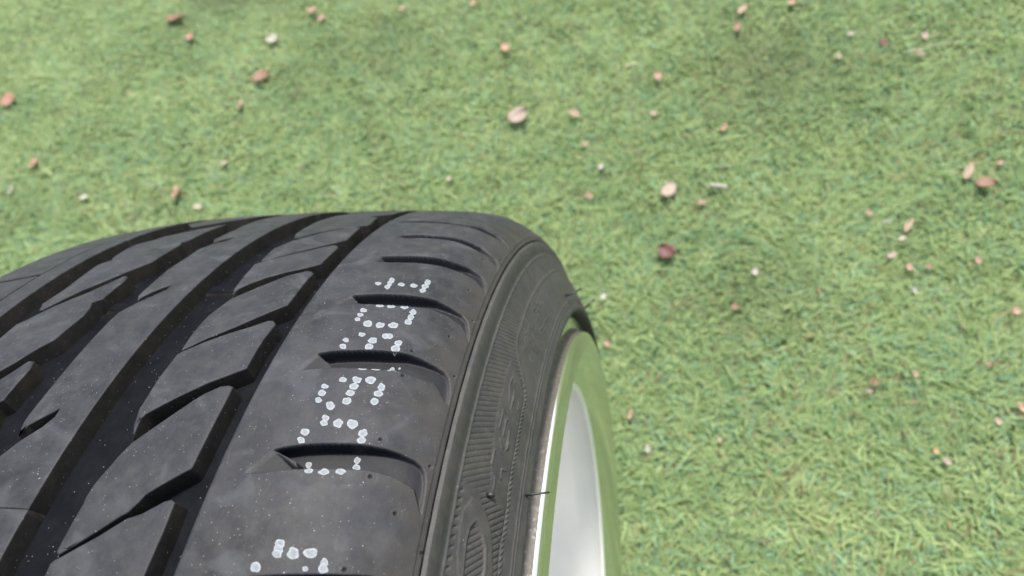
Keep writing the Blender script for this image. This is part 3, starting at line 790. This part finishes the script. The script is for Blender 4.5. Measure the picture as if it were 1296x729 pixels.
for k, rows in allrows.items():
    P, F, R = dots(rows)
    hh = shoulder_h(P[:, 0], P[:, 1], notl, rml)
    n1 = 18
    rel = np.tile(np.concatenate([[0.05], np.full(n1, .05), np.full(n1, .06), np.full(n1, .05), np.full(n1, -0.02)]), len(rows))
    W = surf(P[:, 0], P[:, 1], hh + rel)
    me = bpy.data.meshes.new('printed_character')
    me.from_pydata([tuple(w) for w in W], [], [tuple(dict.fromkeys(f)) for f in F])
    at = me.attributes.new('rim', 'FLOAT', 'POINT')
    at.data.foreach_set('value', np.array(R, np.float32))
    link_obj('printed_character', me, M_PRINT, tyre)

# rubber hairs left by the mould vents
def tube(name, pts, r0, r1, m, parent, n=7):
    pts = [Vector(p) for p in pts]
    V, F = [], []
    for i, p in enumerate(pts):
        t = (pts[min(i + 1, len(pts) - 1)] - pts[max(i - 1, 0)]).normalized()
        a = t.orthogonal().normalized(); b2 = t.cross(a)
        r = r0 + (r1 - r0) * i / (len(pts) - 1)
        for k in range(n):
            th = 2 * math.pi * k / n
            V.append(p + a * math.cos(th) * r + b2 * math.sin(th) * r)
    for i in range(len(pts) - 1):
        for k in range(n):
            F.append((i * n + k, (i + 1) * n + k, (i + 1) * n + (k + 1) % n, i * n + (k + 1) % n))
    F.append(tuple(range(n))); F.append(tuple(range((len(pts) - 1) * n, len(pts) * n))[::-1])
    me = bpy.data.meshes.new(name)
    me.from_pydata([tuple(v) for v in V], [], F)
    return link_obj(name, me, m, parent)

def hair(phi, v, dirs, L=0.011, r=0.00045):
    p0 = Vector(surf(phi, v, -0.3))
    pts = [p0]
    for d in dirs:
        pts.append(pts[-1] + Vector(d) * L / len(dirs))
    tube('vent_hair', pts, r, r * 0.7, M_HAIR, tyre)
HAIRS = [(52.0, 159.5, [(0.889, 0.284, -0.044), (0.901, 0.536, 0.119)], 0.0105, 0.0007), (70, 164.5, [(0.707, 0.561, 0.186), (0.791, 0.694, 0.251)], 0.0098, 0.0008), (15.4, 166.8, [(0.952, 0.123, 0.201), (0.981, 0.183, -0.134), (0.981, 0.183, -0.134)], 0.0092, 0.0005), (13.1, 146.7, [(0.653, -0.028, 0.18), (0.978, 0.125, -0.172)], 0.003, 0.0011)]
for a in HAIRS:
    hair(*a)

# rim: flange, polished lip, inner slope, deep barrel
def lathe(name, prof, m, parent, n=360):
    prof = np.array(prof, float)
    a = np.linspace(0, 2 * np.pi, n, endpoint=False)
    V = np.stack([np.broadcast_to(prof[:, 0], (n, len(prof))), np.sin(a)[:, None] * prof[:, 1], np.cos(a)[:, None] * prof[:, 1]], -1).reshape(-1, 3)
    return link_obj(name, mesh_np(name, V, grid_faces(n, len(prof), True)), m, parent)

def arc(c, r, a0, a1, n):
    return [(c[0] + r * math.cos(RAD(t)), c[1] + r * math.sin(RAD(t))) for t in np.linspace(a0, a1, n)]
rim = lathe('rim', [(.140, .2514), (.1495, .2512), (.1512, .2507), (.1518, .2498), (.1520, .2478), (.1521, .2440), (.1524, .2420)], M_LIP, wheel)
rim.location = (0, 0, AXLE)
rim['label'] = 'polished silver wheel rim with a deep barrel and a scuffed flange'
lathe('rim_flange', [(.1524, .2420), (.1532, .2407), (.1545, .2401), (.1575, .2398), (.1585, .23975)], M_BAND, rim)
lathe('rim_lip', [(.1585, .23975), (.1596, .2394), (.1602, .2388), (.1605, .2380), (.1607, .2376), (.1609, .2372), (.1616, .2345), (.1622, .2318), (.16255, .2306), (.1626, .2300), (.1624, .2293), (.1612, .2262), (.1590, .2222), (.1560, .2174), (.1525, .2126), (.1484, .2076)], M_LIP, rim)
lathe('rim_barrel', [(.1484, .2076), (.1483, .2066), (.1478, .2056), (.1470, .2050), (.1461, .2052), (.1454, .2062), (.145, .2075), (.125, .2085), (.095, .2090), (.060, .2090), (.020, .2080), (-.05, .2060), (-.085, .214), (-.100, .2290), (-.1100, .2350),
      (-.1100, .2480), (-.095, .2475), (-.085, .2440), (-.05, .2110), (.02, .2130), (.095, .2275), (.12, .2505), (.140, .2514)], M_BARREL, rim)
# spokes, hub and bolts deep inside the barrel
def spoke_mesh():
    me = bpy.data.meshes.new('spoke')
    V, F = [], []
    st = [(.045, .026, .030, .062), (.09, .018, .030, .064), (.15, .015, .040, .070), (.19, .021, .052, .080), (.2085, .030, .056, .084)]
    for r, w, x0, x1 in st:
        V += [(x0, -w, r), (x0, w, r), (x1 - .004, w, r), (x1, w * .7, r), (x1, -w * .7, r), (x1 - .004, -w, r)]
    for i in range(len(st) - 1):
        for k in range(6):
            F.append((i * 6 + k, i * 6 + (k + 1) % 6, i * 6 + 6 + (k + 1) % 6, i * 6 + 6 + k))
    F.append(tuple(range(6))[::-1]); F.append(tuple(range((len(st) - 1) * 6, len(st) * 6)))
    me.from_pydata(V, [], F)
    return me
sp = link_obj('spoke', spoke_mesh(), M_BARREL, rim, False)
for k in range(1, 10):
    c = sp.copy(); COL.objects.link(c); c.parent = rim; c.rotation_euler = (RAD(36 * k), 0, 0)
lathe('hub', [(.005, .0), (.005, .07), (.058, .072), (.064, .066), (.060, .040), (.066, .034), (.072, .030), (.074, .015), (.0745, .0)], M_BARREL, rim, 96)
bm = bmesh.new()
bmesh.ops.create_cone(bm, cap_ends=True, segments=6, radius1=.0095, radius2=.009, depth=.02)
me = bpy.data.meshes.new('lug_bolt'); bm.to_mesh(me); bm.free()
for k in range(5):
    a = RAD(72 * k + 18)
    c = link_obj('lug_bolt', me, M_BOLT, rim, False)
    c.location = (.064, .053 * math.sin(a), .053 * math.cos(a)); c.rotation_euler = (0, RAD(90), 0)


# ------------------------------------------------------------------ ground, grass and what lies on it
M_SOIL, nt, b = mat('lawn_ground')
tc = N(nt, 'ShaderNodeTexCoord')
n1 = N(nt, 'ShaderNodeTexNoise', i_Scale=9.0, i_Detail=8.0, i_Roughness=0.7)
n2 = N(nt, 'ShaderNodeTexNoise', i_Scale=240.0, i_Detail=6.0, i_Roughness=0.7)
for n in (n1, n2):
    nt.links.new(tc.outputs['Object'], n.inputs['Vector'])
c0 = ramp(nt, n2.outputs[0], [(0.35, (0.055, 0.085, 0.032)), (0.55, (0.085, 0.120, 0.045)), (0.75, (0.12, 0.125, 0.065))])
c1 = mixc(nt, ramp(nt, n1.outputs[0], [(0.4, (0, 0, 0)), (0.7, (0.4, 0.4, 0.4))]), c0, (0.07, 0.09, 0.04))
nt.links.new(c1, b.inputs['Base Color'])
b.inputs['Roughness'].default_value = 0.9
bm = bmesh.new()
R_ = 120.0
vs_ = [bm.verts.new((x, y, 0)) for x, y in ((-R_, -R_), (R_, -R_), (R_, R_), (-R_, R_))]
bm.faces.new(vs_)
me = bpy.data.meshes.new('ground')
bm.to_mesh(me); bm.free()
tag(link_obj('ground', me, M_SOIL, None, False), kind='structure')

M_GRASS, nt, b = mat('grass_blade')
at = N(nt, 'ShaderNodeAttribute', attribute_name='tint')
nt.links.new(at.outputs['Color'], b.inputs['Base Color'])
b.inputs['Roughness'].default_value = 0.55
b.inputs['Specular IOR Level'].default_value = 0.35
b.inputs['Subsurface Weight'].default_value = 0.0
tr = N(nt, 'ShaderNodeBsdfTranslucent')
ms = N(nt, 'ShaderNodeMixShader')
ms.inputs[0].default_value = 0.6
out = nt.nodes['Material Output']
nt.links.new(at.outputs['Color'], tr.inputs[0])
nt.links.new(b.outputs[0], ms.inputs[1]); nt.links.new(tr.outputs[0], ms.inputs[2])
nt.links.new(ms.outputs[0], out.inputs[0])

def vnoise(x, y, s, seed):
    """cheap smooth value noise, 0..1"""
    r = np.random.default_rng(seed).random((256, 256))
    X, Y = x * s + 57.3, y * s + 91.7
    xi, yi = np.floor(X).astype(int), np.floor(Y).astype(int)
    fx, fy = X - xi, Y - yi
    fx, fy = fx * fx * (3 - 2 * fx), fy * fy * (3 - 2 * fy)
    g = lambda a, c: r[a % 256, c % 256]
    return (g(xi, yi) * (1 - fx) + g(xi + 1, yi) * fx) * (1 - fy) + (g(xi, yi + 1) * (1 - fx) + g(xi + 1, yi + 1) * fx) * fy

def blades(x, y, L, Wd, lean, az, curl, tint):
    """one mesh of curved tapering blades, 4 stations each"""
    n = len(x)
    d = np.stack([np.cos(az), np.sin(az)], 1)
    sx = np.stack([-np.sin(az), np.cos(az)], 1)
    tw = RNG.uniform(-0.7, 0.7, n)
    pts = np.zeros((n, 7, 3))
    pos = np.stack([x, y, np.full(n, -0.002)], 1)
    th = lean.copy()
    st = [0, .34, .70, 1.0]
    wf = [0.8, 1.0, 0.72, 0.0]
    for i in range(4):
        if i:
            dl = (st[i] - st[i - 1]) * L
            pos = pos + np.stack([d[:, 0] * np.sin(th) * dl, d[:, 1] * np.sin(th) * dl, np.cos(th) * dl], 1)
            pos[:, 2] = np.maximum(pos[:, 2], 0.001)
            th = np.minimum(th + curl, 1.85)
        w = Wd * wf[i] * 0.5
        side = np.stack([sx[:, 0] * np.cos(tw), sx[:, 1] * np.cos(tw), np.sin(tw)], 1)
        if i < 3:
            pts[:, 2 * i] = pos - side * w[:, None]
            pts[:, 2 * i + 1] = pos + side * w[:, None]
        else:
            pts[:, 6] = pos
    base = np.arange(n)[:, None] * 7
    tri = np.array([[0, 1, 3], [0, 3, 2], [2, 3, 5], [2, 5, 4], [4, 5, 6]])
    F = (base[:, None, :] + tri[None]).reshape(-1, 3)
    return pts.reshape(-1, 3), F, np.repeat(tint, 7, 0)

def in_poly(x, y, P):
    return sd_poly(np.array(P), x, y) > 0

VIEW = [(-1.75, 1.75), (-0.05, 1.38), (0.95, 1.16), (0.80, 0.45), (0.66, 0.02), (0.05, 0.02), (-0.2, 0.42), (-1.15, 0.55)]
def scatter(n, box):
    return RNG.uniform(box[0], box[1], n), RNG.uniform(box[2], box[3], n)

def tints(x, y, n):
    a = vnoise(x, y, 7.0, 3) * 0.33 + vnoise(x, y, 22.0, 4) * 0.33 + vnoise(x, y, 60.0, 5) * 0.34
    k = np.clip((a - 0.3) / 0.4, 0, 1)
    dark = np.array([0.290, 0.395, 0.190]); mid = np.array([0.374, 0.478, 0.230]); lite = np.array([0.470, 0.550, 0.282])
    u = np.clip(RNG.normal(0.45, 0.22, n) + (k - 0.5) * 0.50, 0, 1)[:, None]
    c = np.where(u < .5, dark + (mid - dark) * u * 2, mid + (lite - mid) * (u - .5) * 2)
    blue = RNG.random(n) < 0.06 + 0.20 * vnoise(x, y, 33.0, 15)
    c[blue] = c[blue] * np.array([0.76, 0.96, 1.28])
    dead = RNG.random(n) < (0.035 + 0.05 * (vnoise(x, y, 11.0, 9) > 0.62))
    c[dead] = np.array([0.38, 0.31, 0.19]) * RNG.uniform(0.6, 1.1, (dead.sum(), 1))
    c *= RNG.uniform(0.88, 1.12, (n, 1))
    # darker, browner patches in the turf
    for (px, py, rad, am) in ((-0.78, 1.44, 0.10, 0.55), (0.40, 0.95, 0.10, 0.35), (0.33, 0.50, 0.07, 0.25), (-0.30, 1.18, 0.10, 0.2)):
        w = am * np.exp(-((x - px) ** 2 + (y - py) ** 2) / rad ** 2)[:, None]
        c = c * (1 - w) + np.array([0.12, 0.135, 0.06]) * w
    return np.concatenate([c, np.ones((n, 1))], 1)

parts = []
nb = 430000
x, y = scatter(nb, (-1.8, 1.0, 0.0, 1.78))
k = in_poly(x, y, VIEW)
x, y = x[k], y[k]
n = len(x)
tuft = vnoise(x, y, 70.0, 21)
azb = vnoise(x, y, 14.0, 31) * 6.28 * 1.5
long = np.where(RNG.random(n) < 0.06, 1.6, 1.0)
parts.append(blades(x, y, long * RNG.uniform(0.013, 0.030, n) * (0.75 + 0.5 * tuft), RNG.uniform(0.0013, 0.0030, n),
                    RNG.uniform(0.70, 1.45, n), np.where(RNG.random(n) < .5, azb + RNG.normal(0, .7, n), RNG.uniform(0, 6.28, n)), RNG.uniform(0.0, 0.24, n), tints(x, y, n)))
nb = 150000
x, y = scatter(nb, (-2.9, 2.2, -1.4, 3.0))
k = ~in_poly(x, y, VIEW)
x, y = x[k], y[k]
n = len(x)
parts.append(blades(x, y, RNG.uniform(0.018, 0.036, n), RNG.uniform(0.006, 0.011, n), RNG.uniform(0.6, 1.4, n), RNG.uniform(0, 6.28, n), RNG.uniform(0.0, 0.45, n), tints(x, y, n)))
off, Vs, Fs, Ts = 0, [], [], []
for v_, f_, t_ in parts:
    Vs.append(v_); Fs.append(f_ + off); Ts.append(t_); off += len(v_)
me = mesh_np('grass', np.concatenate(Vs), np.concatenate(Fs))
T = np.concatenate(Ts).astype(np.float32)
ca = me.attributes.new('tint', 'FLOAT_COLOR', 'POINT')
ca.data.foreach_set('color', T.ravel())
tag(link_obj('grass', me, M_GRASS), kind='stuff')

COLS = {'pinkpale': (0.52, 0.38, 0.32), 'pink': (0.46, 0.23, 0.19), 'salmon': (0.48, 0.27, 0.17), 'red': (0.42, 0.16, 0.10), 'dred': (0.17, 0.045, 0.04),
        'rust': (0.30, 0.13, 0.08), 'tan': (0.48, 0.34, 0.21), 'cream': (0.56, 0.50, 0.37), 'white': (0.58, 0.57, 0.50), 'brown': (0.24, 0.17, 0.10),
        'straw': (0.50, 0.52, 0.32), 'orange': (0.52, 0.28, 0.10)}
LM = {}
for k, c in COLS.items():
    c = tuple((0.50 if k in ('pinkpale', 'white', 'cream', 'tan') else 0.66) * (q * 0.70 + 0.30 * sum(c) / 3 * g) for q, g in zip(c, (1.12, 1.0, 0.8)))
    m, nt, b = mat('dry_' + k)
    tc = N(nt, 'ShaderNodeTexCoord')
    n1 = N(nt, 'ShaderNodeTexNoise', i_Scale=160.0, i_Detail=5.0, i_Roughness=0.65)
    nt.links.new(tc.outputs['Object'], n1.inputs['Vector'])
    nt.links.new(ramp(nt, n1.outputs[0], [(0.3, tuple(q * 0.70 for q in c)), (0.55, c), (0.78, tuple(min(1, q * 1.2) for q in c))]), b.inputs['Base Color'])
    b.inputs['Roughness'].default_value = 0.65
    LM[k] = m

def leaf_mesh(name, L, W_, pointed, curl, seed):
    """a curled blade with raised midrib and real thickness"""
    rg = np.random.default_rng(seed)
    nu, nv = 11, 7
    V = []
    bend = rg.uniform(-0.25, 0.25)
    for i in range(nu):
        u = i / (nu - 1)
        prof = math.sin(math.pi * min(1, max(0, u)) ** (0.85 if pointed else 0.8)) ** (0.8 if pointed else 0.55)
        wv = W_ / 2 * max(prof, 0.03) * (1 + 0.06 * rg.normal())
        for j in range(nv):
            s = j / (nv - 1) * 2 - 1
            x = (u - 0.5) * L
            y = s * wv + bend * L * (u - .5) ** 2
            z = curl * W_ * (s * s) * 0.45 + 0.10 * L * curl * (2 * u - 1) ** 2 - 0.02 * W_ * math.exp(-(s / .2) ** 2)
            V.append((x, y, z + 0.012 * W_ * rg.normal()))
    n = len(V)
    th = 0.0004
    V += [(a, b_, c - th) for a, b_, c in V]
    F = []
    for i in range(nu - 1):
        for j in range(nv - 1):
            a = i * nv + j
            F.append((a, a + nv, a + nv + 1, a + 1))
            F.append((n + a, n + a + 1, n + a + nv + 1, n + a + nv))
    bd = [(0, j) for j in range(nv)] + [(i, nv - 1) for i in range(1, nu)] + [(nu - 1, j) for j in range(nv - 2, -1, -1)] + [(i, 0) for i in range(nu - 2, 0, -1)]
    bi = [i * nv + j for i, j in bd]
    for a, c in zip(bi, bi[1:] + bi[:1]):
        F.append((a, c, n + c, n + a))
    me = bpy.data.meshes.new(name)
    me.from_pydata(V, [], F)
    return me

KN = {'leaf': ('dry_leaf', 'leaf', 'dry leaves scattered on the grass'), 'petal': ('fallen_petal', 'petal', 'petals scattered on the grass'),
      'stick': ('wood_splinter', 'stick', 'pale sticks on the grass'), 'straw': ('straw', 'straw', 'straws on the grass')}
for i, (x, y, L, W_, az, colr, kind, lab) in enumerate(LEAF):
    nm, cat, grp = KN[kind]
    if L < 0.024:
        L, W_ = L * 0.84, W_ * 0.84
    rg = np.random.default_rng(100 + i)
    if kind in ('leaf', 'petal'):
        me = leaf_mesh(nm, L, W_, kind == 'leaf', rg.uniform(0.12, 0.5), 300 + i)
        o = link_obj(nm, me, LM[colr])
        o.location = (x, y, (0.0135 if L > 0.024 else 0.0105) + 0.04 * W_)
        o.rotation_euler = (rg.uniform(-0.22, 0.22), rg.uniform(-0.2, 0.2), RAD(az))
    else:
        k = np.linspace(-.5, .5, 9)
        b1 = rg.uniform(-0.06, 0.06)
        pts = [(L * t, L * b1 * (4 * t * t - 1), 0.0015 * math.sin(5 * t)) for t in k]
        r = W_ * (0.36 if kind == 'stick' else 0.24)
        o = tube(nm, pts, r, r * 0.7, LM[colr], None, 8)
        o.location = (x, y, 0.0165)
        o.rotation_euler = (0, rg.uniform(-0.05, 0.05), RAD(az))
    tag(o, lab, cat, grp)
